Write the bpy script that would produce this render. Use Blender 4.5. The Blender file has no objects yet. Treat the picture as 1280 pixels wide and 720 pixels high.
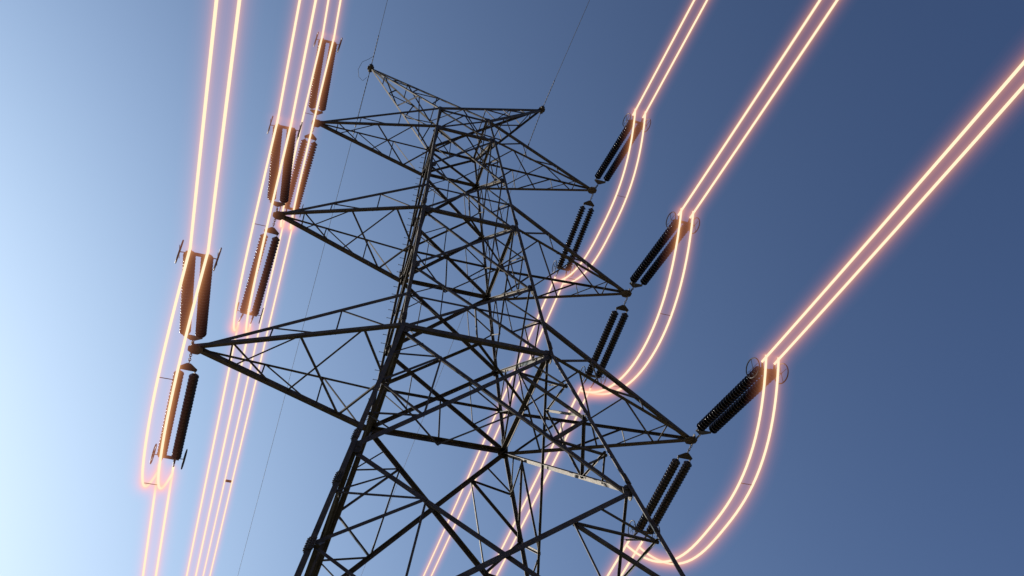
import bpy, bmesh, math, random
from mathutils import Vector as V, Matrix
random.seed(7)
C = bpy.context.scene.collection
sc = bpy.context.scene
# ---------------------------------------------------------------- camera
cam = bpy.data.objects.new('camera', bpy.data.cameras.new('camera')); C.objects.link(cam)
R_ = V((0.951155, -0.304409, -0.051368)); U_ = V((-0.225901, -0.799715, 0.556259)); F_ = V((0.210410, 0.517485, 0.829420))
m = Matrix((R_, U_, -F_)).transposed().to_4x4(); m.translation = V((-5.7149, -20.4787, 1.6)); cam.matrix_world = m
cam.data.sensor_width = 36; cam.data.lens = 1066.365 * 36 / 1280; cam.data.shift_y = -0.0941
cam.data.clip_start = 0.05; cam.data.clip_end = 20000
sc.camera = cam
# ---------------------------------------------------------------- sky and sun
SUN_EL, SUN_ROT = math.radians(19.3), math.radians(318.8)
w = bpy.data.worlds.new("World"); sc.world = w; w.use_nodes = True
nt = w.node_tree; bg = nt.nodes['Background']
sky = nt.nodes.new('ShaderNodeTexSky'); sky.sky_type = 'NISHITA'; sky.sun_disc = False
sky.sun_elevation = SUN_EL; sky.sun_rotation = SUN_ROT
sky.altitude = 258; sky.air_density = 0.1; sky.dust_density = 7.65; sky.ozone_density = 9.93
gm = nt.nodes.new('ShaderNodeGamma'); gm.inputs['Gamma'].default_value = 0.9
def vm(op, a, b):
    n = nt.nodes.new('ShaderNodeVectorMath'); n.operation = op
    for i, v in enumerate((a, b)):
        if hasattr(v, 'links'): nt.links.new(v, n.inputs[i])
        else: n.inputs[i].default_value = v
    return n.outputs[0]
nt.links.new(sky.outputs[0], gm.inputs[0])
x_ = vm('MULTIPLY', gm.outputs[0], (.400, .450, .476))          # white balance
y_ = vm('DIVIDE', x_, vm('ADD', vm('MULTIPLY', x_, (.61,) * 3), (1.0,) * 3))   # soft shoulder of the bright side
nt.links.new(vm('MULTIPLY', y_, (3.5,) * 3), bg.inputs[0])
bg.inputs[1].default_value = 0.143
sun = bpy.data.objects.new('sun', bpy.data.lights.new('sun', 'SUN')); C.objects.link(sun)
sun.data.energy = 3.6; sun.data.angle = math.radians(0.5); sun.data.color = (1.0, 0.90, 0.76)
sdir = V((math.sin(SUN_ROT) * math.cos(SUN_EL), math.cos(SUN_ROT) * math.cos(SUN_EL), math.sin(SUN_EL)))
sun.rotation_euler = sdir.to_track_quat('Z', 'Y').to_euler()
sc.view_settings.view_transform = 'Standard'; sc.view_settings.look = 'None'
sc.view_settings.gamma = 1; sc.view_settings.exposure = 1.0
sc.cycles.max_bounces = 6; sc.cycles.transparent_max_bounces = 32; sc.cycles.volume_bounces = 0

# ---------------------------------------------------------------- helpers
def mat(name):
    m = bpy.data.materials.new(name); m.use_nodes = True
    return m, m.node_tree, m.node_tree.nodes['Principled BSDF']
def steel(name, c0, c1, rough, metal, scale=3.0):
    m, t, p = mat(name)
    tc = t.nodes.new('ShaderNodeTexCoord'); n = t.nodes.new('ShaderNodeTexNoise'); n.inputs['Scale'].default_value = scale
    n.inputs['Detail'].default_value = 6; n.inputs['Roughness'].default_value = .65
    r = t.nodes.new('ShaderNodeValToRGB'); r.color_ramp.elements[0].position = .35; r.color_ramp.elements[1].position = .68
    r.color_ramp.elements[0].color = (*c0, 1); r.color_ramp.elements[1].color = (*c1, 1)
    t.links.new(tc.outputs['Object'], n.inputs['Vector']); t.links.new(n.outputs['Fac'], r.inputs['Fac'])
    t.links.new(r.outputs['Color'], p.inputs['Base Color'])
    n2 = t.nodes.new('ShaderNodeTexNoise'); n2.inputs['Scale'].default_value = scale * 7; n2.inputs['Detail'].default_value = 3
    mr = t.nodes.new('ShaderNodeMapRange'); mr.inputs['To Min'].default_value = rough - .12; mr.inputs['To Max'].default_value = rough + .12
    t.links.new(tc.outputs['Object'], n2.inputs['Vector']); t.links.new(n2.outputs['Fac'], mr.inputs['Value']); t.links.new(mr.outputs['Result'], p.inputs['Roughness'])
    b = t.nodes.new('ShaderNodeBump'); b.inputs['Strength'].default_value = .15; b.inputs['Distance'].default_value = .01
    t.links.new(n2.outputs['Fac'], b.inputs['Height']); t.links.new(b.outputs['Normal'], p.inputs['Normal'])
    p.inputs['Metallic'].default_value = metal
    return m
M_STEEL = steel('weathered_galvanised_steel', (.031, .025, .018), (.085, .070, .050), .66, .0)
M_FIT = steel('fitting_steel', (.022, .020, .018), (.05, .047, .044), .5, .2, 9)
M_DISC = steel('brown_glazed_porcelain', (.008, .006, .005), (.016, .011, .008), .25, .0, 12)
M_EW = steel('earth_wire_strand', (.02, .02, .02), (.04, .04, .04), .7, .2, 9)
def emitter(name, col, s):
    m = bpy.data.materials.new(name); m.use_nodes = True; t = m.node_tree; t.nodes.remove(t.nodes['Principled BSDF'])
    e = t.nodes.new('ShaderNodeEmission'); e.inputs[0].default_value = (*col, 1); e.inputs[1].default_value = s
    t.links.new(e.outputs[0], t.nodes['Material Output'].inputs['Surface']); m.cycles.emission_sampling = 'NONE'
    return m
M_WIRE = emitter('incandescent_conductor', (1.0, .82, .55), .62)
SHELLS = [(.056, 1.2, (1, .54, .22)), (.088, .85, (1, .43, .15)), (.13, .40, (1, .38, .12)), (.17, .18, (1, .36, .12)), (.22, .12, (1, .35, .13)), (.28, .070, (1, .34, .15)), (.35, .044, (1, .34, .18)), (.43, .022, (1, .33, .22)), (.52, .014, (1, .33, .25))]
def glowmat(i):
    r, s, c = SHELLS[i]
    m = bpy.data.materials.new('bloom_halo_volume'); m.use_nodes = True; t = m.node_tree; t.nodes.remove(t.nodes['Principled BSDF'])
    # lens bloom round the wires, imitated by added volumes that emit and absorb
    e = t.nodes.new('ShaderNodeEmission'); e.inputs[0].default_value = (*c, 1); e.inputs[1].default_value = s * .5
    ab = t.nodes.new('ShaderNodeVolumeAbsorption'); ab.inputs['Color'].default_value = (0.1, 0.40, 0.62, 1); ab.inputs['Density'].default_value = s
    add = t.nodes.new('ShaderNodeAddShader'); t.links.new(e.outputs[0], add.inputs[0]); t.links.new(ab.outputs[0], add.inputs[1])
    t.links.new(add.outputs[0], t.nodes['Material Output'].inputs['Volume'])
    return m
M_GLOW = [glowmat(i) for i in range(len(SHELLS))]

def obj(name, bm, mats, parent=None, loc=None, smooth=False, label=None):
    me = bpy.data.meshes.new(name)
    if smooth:
        for f in bm.faces: f.smooth = True
    bm.to_mesh(me); bm.free()
    for mm in (mats if isinstance(mats, list) else [mats]): me.materials.append(mm)
    o = bpy.data.objects.new(name, me); C.objects.link(o)
    if parent: o.parent = parent
    if loc is not None: o.location = loc
    if label: o['label'] = label
    return o
def thing(name, label, cat, loc, group=None):
    o = bpy.data.objects.new(name, None); C.objects.link(o); o.location = loc; o.empty_display_size = .2
    return tag(o, label, cat, group)
def tag(o, label, cat, group=None):
    o['label'] = label; o['category'] = cat
    if group: o['group'] = group
    return o
def lbar(bm, a, b, s, n, t=None, flip=1):
    """rolled steel angle from a to b: one flange flat in the face with outward normal n, the other standing inward"""
    a = V(a); b = V(b); d = (b - a).normalized(); n = V(n); n = (n - d * n.dot(d)).normalized(); u = d.cross(n) * flip
    t = t or max(.012, s * .11); k = -n
    prof = [(0, 0), (s, 0), (s, t), (t, t), (t, s), (0, s)]
    r = [[bm.verts.new(p + u * (x - s * .5) + k * y) for x, y in prof] for p in (a, b)]
    N = 6
    for i in range(N): bm.faces.new((r[0][i], r[0][(i + 1) % N], r[1][(i + 1) % N], r[1][i]))
    for q in (0, 1):
        v = r[q]; bm.faces.new((v[0], v[1], v[2], v[3])); bm.faces.new((v[0], v[3], v[4], v[5]))
def tube(bm, pts, r, seg=8, mi=0, cap=True):
    pts = [V(p) for p in pts]; rings = []; prev = None
    for i, p in enumerate(pts):
        d = (pts[min(i + 1, len(pts) - 1)] - pts[max(i - 1, 0)]).normalized()
        if prev is None: x = d.orthogonal().normalized()
        else: x = (prev - d * prev.dot(d)).normalized()
        prev = x; y = d.cross(x); rr = r[i] if isinstance(r, (list, tuple)) else r
        rings.append([bm.verts.new(p + (x * math.cos(2 * math.pi * k / seg) + y * math.sin(2 * math.pi * k / seg)) * rr) for k in range(seg)])
    for a, b in zip(rings, rings[1:]):
        for k in range(seg):
            f = bm.faces.new((a[k], a[(k + 1) % seg], b[(k + 1) % seg], b[k])); f.material_index = mi
    if cap:
        f = bm.faces.new(rings[0][::-1]); f.material_index = mi; f = bm.faces.new(rings[-1]); f.material_index = mi
def plate(bm, pts, n, t):
    """polygon plate of thickness t centred on its plane"""
    n = V(n).normalized(); a = [bm.verts.new(V(p) + n * t / 2) for p in pts]; b = [bm.verts.new(V(p) - n * t / 2) for p in pts]
    bm.faces.new(a); bm.faces.new(b[::-1])
    for i in range(len(a)): bm.faces.new((a[i], b[i], b[(i + 1) % len(a)], a[(i + 1) % len(a)]))
def gusset(c, n, u, rad, t=.018, sides=8, el=1.0):
    bm = bmesh.new(); n = V(n).normalized(); u = V(u); u = (u - n * u.dot(n)).normalized(); v = n.cross(u)
    plate(bm, [V(c) + (u * math.cos(2 * math.pi * (k + .5) / sides) * el + v * math.sin(2 * math.pi * (k + .5) / sides)) * rad for k in range(sides)], n, t)
    # bolt heads
    for k in range(6):
        q = V(c) + (u * math.cos(k * 1.047) * el + v * math.sin(k * 1.047)) * rad * .62
        tube(bm, [q - n * (t / 2 + .012), q + n * (t / 2 + .012)], .014, 6)
    return bm

# ---------------------------------------------------------------- ground
bm = bmesh.new()
rs = [0, 4, 8, 14, 22, 34, 50, 75, 110, 160, 240, 400, 800, 1600, 4000, 9000]
prev = None
from mathutils import noise
for r in rs:
    ring = [bm.verts.new((r * math.cos(a), r * math.sin(a), (noise.noise(V((r * math.cos(a) * .03, r * math.sin(a) * .03, 0))) * min(.5, r * .01) + 0.0))) for a in [k * math.pi / 32 for k in range(64)]] if r else [bm.verts.new((0, 0, 0))]
    if prev:
        for k in range(64):
            if len(prev) == 1: bm.faces.new((prev[0], ring[k], ring[(k + 1) % 64]))
            else: bm.faces.new((prev[k], ring[k], ring[(k + 1) % 64], prev[(k + 1) % 64]))
    prev = ring
M_GR, t, p = mat('dry_grass_and_soil')
tc = t.nodes.new('ShaderNodeTexCoord'); n1 = t.nodes.new('ShaderNodeTexNoise'); n1.inputs['Scale'].default_value = .25; n1.inputs['Detail'].default_value = 10
rp = t.nodes.new('ShaderNodeValToRGB'); rp.color_ramp.elements[0].color = (.045, .055, .022, 1); rp.color_ramp.elements[1].color = (.13, .105, .06, 1)
rp.color_ramp.elements[0].position = .4; rp.color_ramp.elements[1].position = .62
t.links.new(tc.outputs['Object'], n1.inputs['Vector']); t.links.new(n1.outputs['Fac'], rp.inputs['Fac']); t.links.new(rp.outputs['Color'], p.inputs['Base Color'])
p.inputs['Roughness'].default_value = .95
g = obj('ground', bm, M_GR, smooth=True); g['kind'] = 'structure'

# ---------------------------------------------------------------- lattice tower
# half width, half depth and height of the body at each level
LEV = {'b3': (2.45, 2.4713, 21.3324), 't3': (2.3193, 2.34, 23.0852), 'b2': (1.8983, 1.9174, 28.7304), 't2': (1.7716, 1.7842, 30.6174),
       'b1': (1.3966, 1.3898, 36.2048), 't1': (1.251, 1.2366, 38.3752)}
def lerp(a, b, t): return a + (b - a) * t
def half(z):
    if z < LEV['b3'][2]:
        dz = LEV['b3'][2] - z; return 2.45 + .2078 * dz, 2.4713 + .2159 * dz
    ks = ['b3', 'b2', 'b1', 't1']
    for a, b in zip(ks, ks[1:]):
        A, B = LEV[a], LEV[b]
        if z <= B[2] + 1e-6 or b == 't1':
            t = (z - A[2]) / (B[2] - A[2]); return lerp(A[0], B[0], t), lerp(A[1], B[1], t)
def corner(z, sx, sy): h = half(z); return V((sx * h[0], sy * h[1], z))
Zb3, Zt3, Zb2, Zt2, Zb1, Zt1 = [LEV[k][2] for k in ('b3', 't3', 'b2', 't2', 'b1', 't1')]
Zm2 = Zb3 + 5.05 * .7; Zm1 = Zb3 + 15.93 * .7; ZL4 = Zb3 - 8.355 * .7; ZL5 = Zb3 - 17.3 * .7; Z0 = 0.35
tower = thing('lattice_tower', 'tall grey steel lattice pylon with three pairs of cross arms under the open sky', 'transmission tower', (0, 0, 0))
FACES = [((-1, -1), (1, -1), V((0, -1, 0))), ((1, 1), (-1, 1), V((0, 1, 0))), ((1, -1), (1, 1), V((1, 0, 0))), ((-1, 1), (-1, -1), V((-1, 0, 0)))]
# legs: heavier towards the ground, with splice plates where the sections meet
for sx in (-1, 1):
    for sy in (-1, 1):
        bm = bmesh.new()
        segs = [(0.0, ZL5, .15), (ZL5, ZL4, .13), (ZL4, Zb3, .135), (Zb3, Zb2, .125), (Zb2, Zb1, .11), (Zb1, Zt1 + .12, .095)]
        for z0, z1, s in segs:
            s *= 1.0 if sy < 0 else .82
            k_ = V((sx * s * .45, sy * s * .45, 0)); a = corner(z0, sx, sy) + k_; b = corner(z1, sx, sy) + k_; t = .014 + s * .05
            o = [V((0, 0, 0)), V((-sx * s, 0, 0)), V((-sx * s, -sy * t, 0)), V((-sx * t, -sy * t, 0)), V((-sx * t, -sy * s, 0)), V((0, -sy * s, 0))]
            # corner edge of the angle lies on the body edge
            r0 = [bm.verts.new(a + q) for q in o]; r1 = [bm.verts.new(b + q) for q in o]
            for i in range(6): bm.faces.new((r0[i], r0[(i + 1) % 6], r1[(i + 1) % 6], r1[i]))
            for v in (r0, r1): bm.faces.new(v[:4]); bm.faces.new((v[0], v[3], v[4], v[5]))
        bmesh.ops.recalc_face_normals(bm, faces=bm.faces)
        leg = obj('leg', bm, M_STEEL, tower)
        for z in (ZL5 + 1.0, ZL4 - 1.35, ZL4 - 3.4, ZL4 + .25, Zb3 + .3, Zb2 + .3):
            s = .145 if z < ZL4 else (.15 if z < Zb3 else .135); h = .34
            bm = bmesh.new()
            for ax in (0, 1):
                k_ = V((sx * s * .42, sy * s * .42, 0)); c = corner(z, sx, sy) + k_; c2 = corner(z + h, sx, sy) + k_; off = V((0, sy * .012, 0)) if ax == 0 else V((sx * .012, 0, 0)); wv = V((-sx * s, 0, 0)) if ax == 0 else V((0, -sy * s, 0))
                plate(bm, [c + off, c + off + wv, c2 + off + wv, c2 + off], off, .016)
                for i in range(5):
                    for j in (.28, .72):
                        q = c.lerp(c2, (i + .5) / 5) + wv * j + off; on = off.normalized(); tube(bm, [q, q + on * .035], .016, 6)
            obj('splice_plate', bm, M_STEEL, leg)
        if sx < 0 and sy > 0:
            z = ZL4 - 3.0
            while z < Zt1:
                bm = bmesh.new(); c = corner(z, sx, sy) + V((0, -.06, 0)); L = .2
                tube(bm, [c, c + V((-L, .0, 0))], .012, 6); tube(bm, [c + V((-L, 0, -.0)), c + V((-L - .02, 0, 0))], .022, 6)
                obj('step_bolt', bm, M_FIT, leg); z += .44
        if True:
            bm = bmesh.new(); c = corner(0, sx, sy)
            bmesh.ops.create_cone(bm, cap_ends=True, segments=24, radius1=.62, radius2=.55, depth=.7, matrix=Matrix.Translation((c.x, c.y, .1)))
            Mc = bpy.data.materials.get('footing_concrete') or steel('footing_concrete', (.28, .27, .25), (.4, .39, .36), .85, 0, 2)
            obj('concrete_footing', bm, Mc, tower)
# face bracing
panels = [(Z0, ZL5, .13, 'far'), (ZL5, ZL4, .125, 'big'), (ZL4, Zb3, .13, 'big'), (Zb3, Zm2, .105, 'small'), (Zm2, Zb2, .105, 'small'), (Zb2, Zm1, .10, 'small'), (Zm1, Zb1, .10, 'small'), (Zb1, Zt1, .08, 'none')]
farbits = bmesh.new()
for (ca, cb, nn) in FACES:
    slope = .2 * 1.0
    def fc(z, t):
        return corner(z, *ca).lerp(corner(z, *cb), t)
    front = nn.y < 0
    for z0, z1, s, kind in panels:
        n = (fc(z1, .5) - fc(z0, .5)).cross(fc(z0, 1) - fc(z0, 0)).normalized()
        if n.dot(nn) < 0: n = -n
        bl, br, tl, tr = fc(z0, 0), fc(z0, 1), fc(z1, 0), fc(z1, 1)
        if kind == 'none' and not front and nn.y <= 0 and False: continue
        wB, wT = (br - bl).length, (tr - tl).length; tc_ = wB / (wB + wT)
        ctr = bl.lerp(tr, tc_)
        diags = []
        for (a, b, dn, fl) in ((bl, tr, .0, 1), (br, tl, s * .75, -1)):
            sd = s * .5 if (nn.x and dn) else s * 1.08
            bm = bmesh.new(); lbar(bm, a - n * (.02 + dn), b - n * (.02 + dn), sd, n, flip=fl)
            diags.append(obj('diagonal_brace', bm, M_STEEL, tower))
        if kind == 'none': continue
        th = .055 if kind != 'small' else .042
        for side in (0, 1):
            B, T = (bl, tl) if side == 0 else (br, tr)
            Qa = T.lerp(ctr, .5); Qb = B.lerp(ctr, .5); L = lambda f: T.lerp(B, f)
            if kind in ('small',): mem = [(L(.5), Qa, th), (L(.5), Qb, th), (Qa, Qb, th * .85)]
            else: mem = [(L(.25), T.lerp(ctr, .27), th * .8), (L(.25), Qa, th), (L(.5), Qa, th * 1.5), (L(.5), Qb, th * 1.5), (L(.75), Qb, th * 1.1), (Qa, Qb, th), (L(.75), B.lerp(ctr, .27), th * .8)]
            for k, (a, b, ss) in enumerate(mem):
                off = n * (.05 + .006 * k + .02 * side)
                if kind == 'far': lbar(farbits, a - off, b - off, ss, n); continue
                bm = bmesh.new(); lbar(bm, a - off, b - off, ss, n)
                par = diags[1 if side == 0 else 0] if (k % 2 == 0) else diags[side]
                obj('secondary_brace', bm, M_STEEL, par)
    for z, s in ((ZL5, .13), (ZL4, .0), (Zb3, .15), (Zt3, .075), (Zb2, .13), (Zt2, .07), (Zb1, .12), (Zt1, .1)):
        if not s: continue
        if nn.x != 0 and z in (Zt3, Zt2): continue
        a, b = fc(z, 0), fc(z, 1); bm = bmesh.new(); off = nn * (.048 if z > ZL5 + .1 else .05)
        lbar(bm, a - off * 1.2, b - off * 1.2, s, V((0, 0, -1)) if nn.y < 0 and z in (Zb3, Zb2, Zb1) else nn)
        obj('horizontal_brace', bm, M_STEEL, tower)
    # gusset plates at the nodes
    for z, r in ((ZL5, .24), (ZL4, .19), (Zb3, .22), (Zm2, .17), (Zb2, .22), (Zm1, .18), (Zb1, .22), (Zt1, .17)):
        for t in (0, 1):
            c = fc(z, t); inward = (fc(z, .5) - c).normalized()
            obj('gusset_plate', gusset(c + inward * r * .55 - nn * .004, nn, inward, r, el=.8), M_STEEL, tower)
    # vertical post from the middle of each arm level up to the crossing above
    for z, z1 in ((Zb3, Zm2), (Zb2, Zm1)):
        bm = bmesh.new(); wB = half(z)[0]; wT = half(z1)[0]; zc = lerp(z, z1, wB / (wB + wT)); n = nn
        lbar(bm, fc(z, .5) - nn * .08, fc(zc, .5) - nn * .08, .05, nn); obj('post', bm, M_STEEL, tower)
o = obj('lower_secondary_bracing', farbits, M_STEEL, tower); o['kind'] = 'stuff'
# plan bracing inside the body
for z, s in ((Zb3, .07), (Zb2, .06), (Zb1, .055), (ZL4, .07), (Zt1, .05)):
    hx, hy = half(z); P4 = [V((0, -hy, z)), V((hx, 0, z)), V((0, hy, z)), V((-hx, 0, z))]
    for i in range(4):
        if z == ZL4: a, b = (corner(z, -1, -1), corner(z, 1, 1)) if i == 0 else (corner(z, 1, -1), corner(z, -1, 1))
        else: a, b = P4[i], P4[(i + 1) % 4]
        if z == ZL4: continue
        bm = bmesh.new(); lbar(bm, a - V((0, 0, .06 + .01 * i)), b - V((0, 0, .06 + .01 * i)), s, (0, 0, 1)); obj('plan_brace', bm, M_STEEL, tower)

# cross arms
TIP = {'r1': (6.8645, -0.1455, 36.0471), 'r2': (7.369, -0.1035, 28.5448), 'r3': (8.4891, -0.1053, 21.1067),
       'l1': (-6.7999, -0.1569, 36.0418), 'l2': (-7.2257, -0.184, 28.5986), 'l3': (-8.4533, -0.117, 21.1378)}
def armbar(par, name, a, b, s, n):
    bm = bmesh.new(); lbar(bm, a, b, s, n); return obj(name, bm, M_STEEL, par)
for k, tip in TIP.items():
    sx = 1 if k[0] == 'r' else -1; lv = k[1]; tip = V(tip); zb, zt = LEV['b' + lv][2], LEV['t' + lv][2]
    arm = bpy.data.objects.new('cross_arm', None); C.objects.link(arm); arm.parent = tower
    sc_ = {'3': 1.0, '2': .92, '1': .86}[lv]
    NB, FB = corner(zb, sx, -1), corner(zb, sx, 1); NT, FT = corner(zt, sx, -1), corner(zt, sx, 1)
    near, far = V((0, -1, 0)), V((0, 1, 0)); up = V((0, 0, 1))
    armbar(arm, 'chord', tip, NB, .115 * sc_, -up); armbar(arm, 'chord', tip, FB, .145 * sc_, -up)
    armbar(arm, 'chord', tip, NT, .125 * sc_, near); armbar(arm, 'chord', tip, FT, .085 * sc_, far)
    nb = lambda t: tip.lerp(NB, t); fb = lambda t: tip.lerp(FB, t); ntp = lambda t: tip.lerp(NT, t); ftp = lambda t: tip.lerp(FT, t)
    root = NB.lerp(FB, .5); dz = V((0, 0, .02))
    for i, (a, b, s) in enumerate([(nb(.19), fb(.19), .05), (nb(.19), fb(.42), .045), (nb(.51), fb(.21), .05), (nb(.51), fb(.815), .06), (nb(.815), fb(.51), .06), (nb(.815), root, .065), (fb(.815), root, .065)]):
        armbar(arm, 'lattice_brace', a + dz * (1 + .4 * i), b + dz * (1 + .4 * i), s * sc_, -up)
    for bf, tf, n in ((nb, ntp, near), (fb, ftp, far)):
        for i, (a, b, s) in enumerate([(tf(.36), bf(.36), .045), (tf(.36), bf(.655), .055), (tf(.68), bf(.68), .05), (tf(.68), bf(.955), .06)]):
            armbar(arm, 'lattice_brace', a - n * .02, b - n * .02, s * sc_, n)
    bm = gusset(tip + V((-sx * .1, 0, -.035)), up, V((1, 0, 0)), .21, .03, 8, 1.15)
    plate(bm, [tip + V((0, -.19, -.1)), tip + V((0, .19, -.1)), tip + V((0, .19, .12)), tip + V((0, -.19, .12))], (1, 0, 0), .03)
    obj('tip_plate', bm, M_STEEL, arm)
# earth wire peaks
PEAK = {'l': V((-4.8011, 0.0646, 43.343)), 'r': V((4.8196, -0.0766, 43.4098))}
for k, tip in PEAK.items():
    sx = 1 if k == 'r' else -1
    pk = bpy.data.objects.new('earth_wire_peak', None); C.objects.link(pk); pk.parent = tower
    on, of, pn, pf = corner(Zt1, sx, -1), corner(Zt1, sx, 1), corner(Zt1, -sx, -1), corner(Zt1, -sx, 1)
    up = V((0, 0, 1)); near, far = V((0, -1, 0)), V((0, 1, 0))
    armbar(pk, 'chord', tip, on, .105, near); armbar(pk, 'chord', tip, of, .09, far)
    armbar(pk, 'chord', tip, pn + up * .05, .095, near); armbar(pk, 'chord', tip, pf + up * .05, .105, far)
    A = lambda e, t: tip.lerp(e, t)
    for i, (a, b, n) in enumerate([(A(on, .22), A(of, .22), -up), (A(on, .22), A(of, .48), -up), (A(of, .48), A(on, .72), -up), (A(on, .72), A(of, .86), -up),
                    (A(pn, .25), A(on, .33), near), (A(on, .33), A(pn, .42), near), (A(pn, .42), A(on, .62), near), (A(on, .62), A(pn, .6), near), (A(pn, .6), A(on, .9), near),
                    (A(pf, .25), A(of, .33), far), (A(of, .33), A(pf, .42), far), (A(pf, .42), A(of, .62), far), (A(of, .62), A(pf, .6), far), (A(pf, .6), A(of, .9), far),
                    (A(pn, .33), A(pf, .33), up), (A(pn, .33), A(pf, .58), up), (A(pn, .58), A(pf, .58), up), (A(pn, .8), A(pf, .58), up)]):
        armbar(pk, 'lattice_brace', a, b, .05, n)
    bm = gusset(tip, V((.3 * sx, 0, 1)), V((1, 0, 0)), .19, .05, 8, 1.0)
    tube(bm, [tip + V((0, -.2, -.02)), tip + V((0, .2, -.02))], .11, 12)
    obj('tip_plate', bm, M_STEEL, pk)

# ---------------------------------------------------------------- insulator sets
END = {'r1N': (6.9175, -5.0235, 34.6268), 'r2N': (7.3912, -5.0351, 27.1597), 'r3N': (8.451, -5.0653, 19.788), 'l1N': (-6.9306, -4.9785, 34.6215),
       'l2N': (-7.4477, -5.003, 27.1568), 'l3N': (-8.4746, -5.0383, 19.7777), 'r1F': (6.8175, 4.4867, 35.3504), 'r2F': (7.3707, 4.376, 27.958),
       'r3F': (8.3756, 4.4885, 20.482), 'l1F': (-6.99, 4.4739, 35.3464), 'l2F': (-7.4621, 4.4897, 27.8473), 'l3F': (-8.5677, 4.4489, 20.5025)}
# phase wires: start, azimuth, slope, half spacing
WIRE = {'r1N': ((6.8131, -5.2534, 34.5779), -0.02, 0.2236, 0.2402), 'r1F': ((6.8441, 4.9396, 35.3136), 0.0172, -0.0206, 0.2628), 'r2N': ((7.2765, -5.2577, 27.0992), -0.0127, 0.2156, 0.2402), 'r2F': ((7.2779, 4.9275, 27.874), 0.0045, 0.0238, 0.2134), 'r3N': ((8.2889, -5.3099, 19.7647), -0.0244, 0.2, 0.2095), 'r3F': ((8.3047, 4.9323, 20.4983), 0.0223, -0.0009, 0.2569), 'l1N': ((-6.951, -5.0934, 34.478), -0.0284, 0.1723, 0.2311), 'l1F': ((-6.9643, 4.8696, 35.3657), -0.0126, -0.0064, 0.2206), 'l2N': ((-7.4758, -5.1196, 26.9713), 0.0072, 0.1736, 0.2254), 'l2F': ((-7.5448, 4.9093, 27.8423), -0.0127, -0.0416, 0.2308), 'l3N': ((-8.4463, -5.2517, 19.6077), -0.0057, 0.1184, 0.2253), 'l3F': ((-8.6089, 4.83, 20.5489), -0.0116, -0.0587, 0.2295)}
JUMP = {'r1': (2.0913, 0.193, 2.6735, -0.0082, 0.3178, 0.3524), 'r2': (3.9567, -0.6747, 2.0514, -0.2352, 0.2972, 0.2479), 'r3': (2.3296, 0.3217, 2.6963, 0.0686, 0.2873, 0.3771), 'l1': (2.2585, -0.0359, 2.221, 0.3546, 0.199, 0.3088), 'l2': (2.2225, -0.0181, 1.8817, 0.2598, 0.2575, 0.2691), 'l3': (1.8632, -0.1341, 2.302, 0.3049, 0.07, 0.3915)}
GW = {'l': ((-0.0046, 0.0985), (-0.0122, 0.1135)), 'r': ((0.0085, 0.1365), (-0.0199, 0.0758))}
SPACER = {'r1': [14, 34], 'r2': [14, 28], 'r3': [13, 30], 'l1': [9], 'l2': [11], 'l3': [11, 27]}

ARMN = {'1': 'top', '2': 'middle', '3': 'lowest'}; SIDE = {'l': 'left', 'r': 'right'}
def disc_string(a, b, n, R):
    """cap-and-pin string from a to b: n bell shaped porcelain discs, revolved"""
    bm = bmesh.new(); d = (b - a); L = d.length; d.normalize(); x = d.orthogonal().normalized(); y = d.cross(x); seg = 20; sp = L / n
    prof = []
    for i in range(n):
        s = i * sp
        prof += [(s, .05, 1), (s + sp * .06, .075, 1), (s + sp * .28, .08, 1), (s + sp * .34, .10, 0), (s + sp * .50, R * .74, 0), (s + sp * .62, R * .97, 0), (s + sp * .70, R, 0), (s + sp * .76, R * .985, 0),
                 (s + sp * .72, R * .86, 0), (s + sp * .80, R * .72, 0), (s + sp * .70, R * .66, 0), (s + sp * .78, R * .45, 0), (s + sp * .70, .06, 0), (s + sp * .74, .045, 1)]
    prof += [(L, .02, 1)]
    prev = None
    for (s, r, mi) in prof:
        ring = [bm.verts.new(a + d * s + (x * math.cos(2 * math.pi * k / seg) + y * math.sin(2 * math.pi * k / seg)) * r) for k in range(seg)]
        if prev:
            for k in range(seg):
                f = bm.faces.new((prev[0][k], prev[0][(k + 1) % seg], ring[(k + 1) % seg], ring[k])); f.material_index = 1 if (mi and prev[1]) else 0
        else: bm.faces.new(ring[::-1])
        prev = (ring, mi)
    bm.faces.new(prev[0])
    for f in bm.faces: f.smooth = True
    return bm
def torus(bm, c, n, up_, R, r, sx=1.0):
    n = V(n).normalized(); u = (V(up_) - n * V(up_).dot(n)).normalized(); v = n.cross(u); S, s = 40, 8; g_ = []
    for i in range(S):
        a = 2 * math.pi * i / S; rd = u * math.cos(a) * sx + v * math.sin(a); rn = rd.normalized()
        g_.append([bm.verts.new(c + rd * R + (rn * math.cos(2 * math.pi * j / s) + n * math.sin(2 * math.pi * j / s)) * r) for j in range(s)])
    for i in range(S):
        for j in range(s): bm.faces.new((g_[i][j], g_[(i + 1) % S][j], g_[(i + 1) % S][(j + 1) % s], g_[i][(j + 1) % s]))
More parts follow.
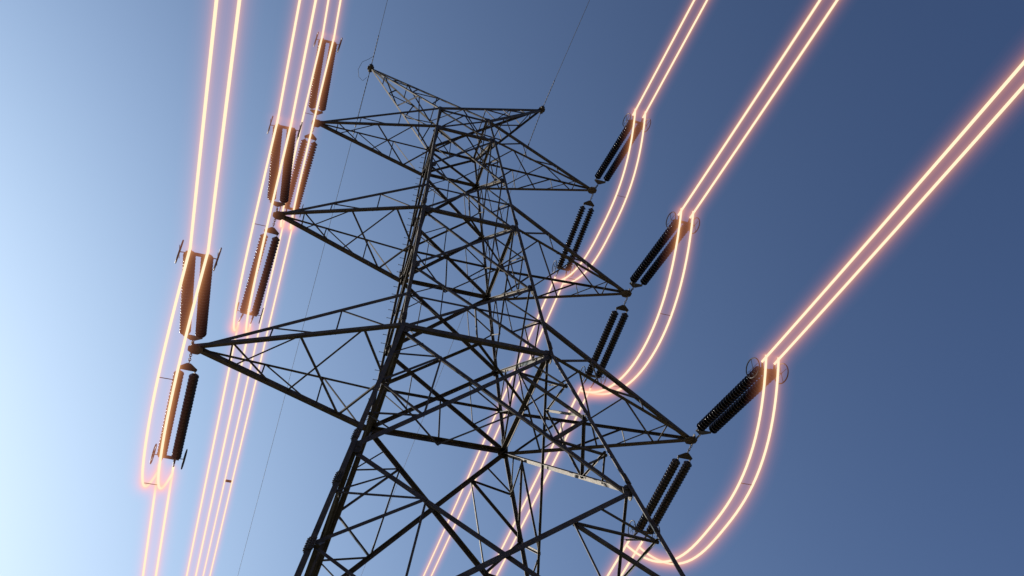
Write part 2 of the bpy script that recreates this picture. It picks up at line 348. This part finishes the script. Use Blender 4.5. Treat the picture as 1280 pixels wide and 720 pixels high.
for k, tip in TIP.items():
    tip = V(tip)
    for nm in 'NF':
        E = V(END[k + nm]); base = tip + V((0, -.16 if nm == 'N' else .16, -.09)); d = (E - base); L = d.length; d.normalize()
        X = V((1, 0, 0)); X = (X - d * X.dot(d)).normalized(); up = X.cross(d); up = up if up.z > 0 else -up
        arm = ARMN[k[1]]; sd = SIDE[k[0]]
        lab = ('dark double insulator string reaching up toward the viewer from the %s %s arm tip' if nm == 'N' else 'dark double insulator string running down and away from the %s %s arm tip') % (arm, sd)
        t = thing('insulator_set', lab, 'insulator', base, 'double insulator strings at the cross arm tips')
        P = lambda s, x=0., z=0.: d * s + X * x + up * z
        bm = bmesh.new()        # shackle links
        for i in range(4):
            c = P(.06 + i * .085); nn_ = X if i % 2 else up; torus(bm, c, nn_, d, .034, .013, 1.7)
        obj('shackle', bm, M_FIT, t, smooth=True)
        bm = bmesh.new(); w_ = .228; s0 = .40
        plate(bm, [P(s0 - .02, -.06), P(s0 - .02, .06), P(s0 + .17, w_ + .06), P(s0 + .25, w_ + .04), P(s0 + .22, -w_ - .04), P(s0 + .17, -w_ - .06)][:3] + [P(s0 + .25, w_ + .04), P(s0 + .25, -w_ - .04), P(s0 + .17, -w_ - .06)], up, .026)
        obj('yoke_plate', bm, M_FIT, t)
        n = 26; R = .164 if nm == 'N' else .158
        for sgn in (-1, 1):
            a = P(s0 + .22, sgn * w_); b = P(L - .16, sgn * w_)
            c0 = P(s0 + .36, sgn * w_)
            bm = disc_string(c0, b, n, R); st = obj('insulator_string', bm, [M_DISC, M_FIT], t)
            bm = bmesh.new(); tube(bm, [a, c0], .022, 8); torus(bm, a.lerp(c0, .4), X, d, .035, .013, 1.4); obj('ball_eye', bm, M_FIT, t, smooth=True)
        bm = bmesh.new(); e = L - .10
        plate(bm, [P(e - .05, -w_ - .12), P(e - .05, w_ + .12), P(e + .07, w_ + .10), P(e + .07, -w_ - .10)], up, .03)
        obj('yoke_bar', bm, M_FIT, t)
        for sgn in (-1, 1):
            bm = bmesh.new(); c = P(e - .02, sgn * .49, -.0); torus(bm, c, X - d * (.144 if nm == 'N' else 0.), d, .31, .019, 1.0)
            tube(bm, [c - up * .30, c + up * .30], .009, 6); tube(bm, [P(e, sgn * (w_ + .08)), c], .014, 6)
            tube(bm, [c - d * .30, c + d * .30], .008, 6)
            obj('grading_ring', bm, M_FIT, t, smooth=True)
        # dead-end clamps from the yoke bar to where each conductor starts
        S0, az, slope, hb = WIRE[k + nm]; S0 = V(S0)
        for sgn in (-1, 1):
            wst = S0 + V((sgn * hb, 0, 0)) - base; a = P(e + .05, sgn * .2)
            bm = bmesh.new(); tube(bm, [a, a.lerp(wst, .3), a.lerp(wst, .34), a.lerp(wst, .62), a.lerp(wst, .66), wst], [.016, .016, .034, .034, .022, .028], 8)
            torus(bm, a.lerp(wst, .2), up, d, .03, .012, 1.4)
            obj('dead_end_clamp', bm, M_FIT, t, smooth=True)

# ---------------------------------------------------------------- glowing conductors
def glow_wire(name, pts, label, cat, group, r=.036):
    base = V(pts[0]); P = [V(p) - base for p in pts]
    bm = bmesh.new(); tube(bm, P, r, 10); o = obj(name, bm, M_WIRE, None, base, smooth=True); tag(o, label, cat, group)
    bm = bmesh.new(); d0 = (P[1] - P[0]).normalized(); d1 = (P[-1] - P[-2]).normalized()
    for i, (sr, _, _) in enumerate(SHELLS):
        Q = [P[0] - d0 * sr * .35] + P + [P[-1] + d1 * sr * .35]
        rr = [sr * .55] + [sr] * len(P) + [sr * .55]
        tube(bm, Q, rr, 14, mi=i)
    gl = obj('bloom_halo', bm, M_GLOW, o)  # added nested shells standing in for bloom around the wire
    return o
SD = {-1: 'left', 1: 'right'}
for k in TIP:
    arm = ARMN[k[1]]; sd = SIDE[k[0]]
    for nm in 'NF':
        S0, az, slope, hb = WIRE[k + nm]; S0 = V(S0); sg = -1 if nm == 'N' else 1
        dd = V((math.sin(az), sg * math.cos(az), 0)); pp = V((math.cos(az), -sg * math.sin(az), 0)); pp = pp if pp.x > 0 else -pp
        for s in (-1, 1):
            hang = lambda t: -math.tan(slope) * t + (.0008 * t * t if nm == 'N' or t < 30 else .0008 * 900 + .048 * (t - 30))
            pts = [S0 + pp * s * hb + dd * t + V((0, 0, hang(t))) for t in [0, .5, 1.2, 2.5, 4, 6, 9, 12, 16, 20, 25, 30, 36, 43, 52, 64, 80, 100, 125, 155, 190, 230, 270]]
            way = 'rising off the top edge' if nm == 'N' else 'running off the bottom edge'
            glow_wire('glowing_conductor', pts, '%s glowing wire of the %s %s arm pair, %s' % (SD[s], arm, sd, way), 'power line', 'glowing conductors of the six phases')
    D, O, n, sk, e1, e2 = JUMP[k]; SN, aN, _, bN = WIRE[k + 'N']; SF, aF, _, bF = WIRE[k + 'F']
    curves = {}
    for s in (-1, 1):
        A = V(SN) + V((s * bN + math.sin(aN) * e1, -math.cos(aN) * e1, 0)); B = V(SF) + V((s * bF + math.sin(aF) * e2, math.cos(aF) * e2, 0)); pts = []
        for i in range(41):
            t = i / 40; t = t * t * (3 - 2 * t) * .35 + t * .65; sh = 1 - abs(2 * t - 1) ** n; tt = t + sk * t * (1 - t) * 2
            p = A.lerp(B, tt) + V((O * sh, 0, -D * sh)); pts.append(p)
        curves[s] = pts
        glow_wire('jumper_loop', pts, '%s glowing jumper wire looping under the %s %s arm tip' % (SD[s], arm, sd), 'jumper wire', 'glowing jumper loops under the arm tips')
    for i in SPACER[k]:
        a, b = curves[-1][i], curves[1][i]; mid = (a + b) / 2; bm = bmesh.new()
        tube(bm, [a - mid, b - mid], .011, 8)
        o = obj('spacer', bm, M_FIT, None, mid, smooth=True)
        tag(o, 'thin dark rod across the %s of the jumper pair under the %s %s arm' % ('upper drop' if i < 24 else 'bottom', arm, sd), 'spacer', 'spacers between paired jumper wires')
S0, az, slope, hb = WIRE['l1F']; t = 21.0; c = V(S0) + V((math.sin(az) * t, math.cos(az) * t, -math.tan(slope) * t + .0008 * t * t))
bm = bmesh.new(); plate(bm, [V((-.17, -.08, 0)), V((.17, -.08, 0)), V((.17, .08, 0)), V((-.17, .08, 0))], (0, 0, 1), .07); tube(bm, [V((-hb, 0, 0)), V((hb, 0, 0))], .02, 8)
tag(obj('spacer', bm, M_FIT, None, c), 'small dark block clamped between two glowing wires near the bottom edge', 'spacer')

# ---------------------------------------------------------------- earth wires
for k, tip in PEAK.items():
    L_ = 'left' if k == 'l' else 'right'
    for nm, sg in (('N', -1), ('F', 1)):
        az, sl = GW[k][0 if nm == 'N' else 1]; dd = V((math.sin(az), sg * math.cos(az), 0))
        f = lambda t: dd * t + V((0, 0, -math.tan(sl) * t + .00057 * t * t))
        bm = bmesh.new(); tube(bm, [f(t) for t in (0, 1, 3, 6, 10, 15, 20, 26, 33, 42, 55, 75, 100, 130, 170, 220, 270)], .011, 6)
        o = obj('earth_wire', bm, M_EW, None, tip, smooth=True)
        tag(o, 'thin dark earth wire running %s from the %s tower peak' % ('up to the top edge' if nm == 'N' else 'down behind the lattice', L_), 'earth wire', 'earth wires from the tower peaks')
        bm = bmesh.new(); ln = 1.9 if nm == 'N' else (3.0 if k == 'l' else 2.2)
        n = int(ln / .07)
        pts = [f(.15 + i * ln / n / 2) for i in range(2 * n)]; tube(bm, pts, [.024 if (i // 3) % 2 else .017 for i in range(2 * n)], 8)
        obj('armour_rod', bm, M_FIT, o, smooth=True)
        if nm == 'F':
            bm = bmesh.new()
            for s0 in (3.3, 3.7) if k == 'l' else (2.2, 2.75): tube(bm, [f(s0), f(s0 + .22)], .034, 8)
            obj('vibration_damper', bm, M_FIT, o, smooth=True)
        if k == 'l' and nm == 'N':
            bm = bmesh.new()
            tube(bm, [f(.75), V((-.2, -.6, -.22)), V((-.5, -.35, -.25)), V((-.62, .1, -.3)), V((-.5, .5, -.35)), V((-.25, .7, -.3)), V((-.08, .55, -.1))], .010, 6)
            obj('bonding_lead', bm, M_EW, o, smooth=True)
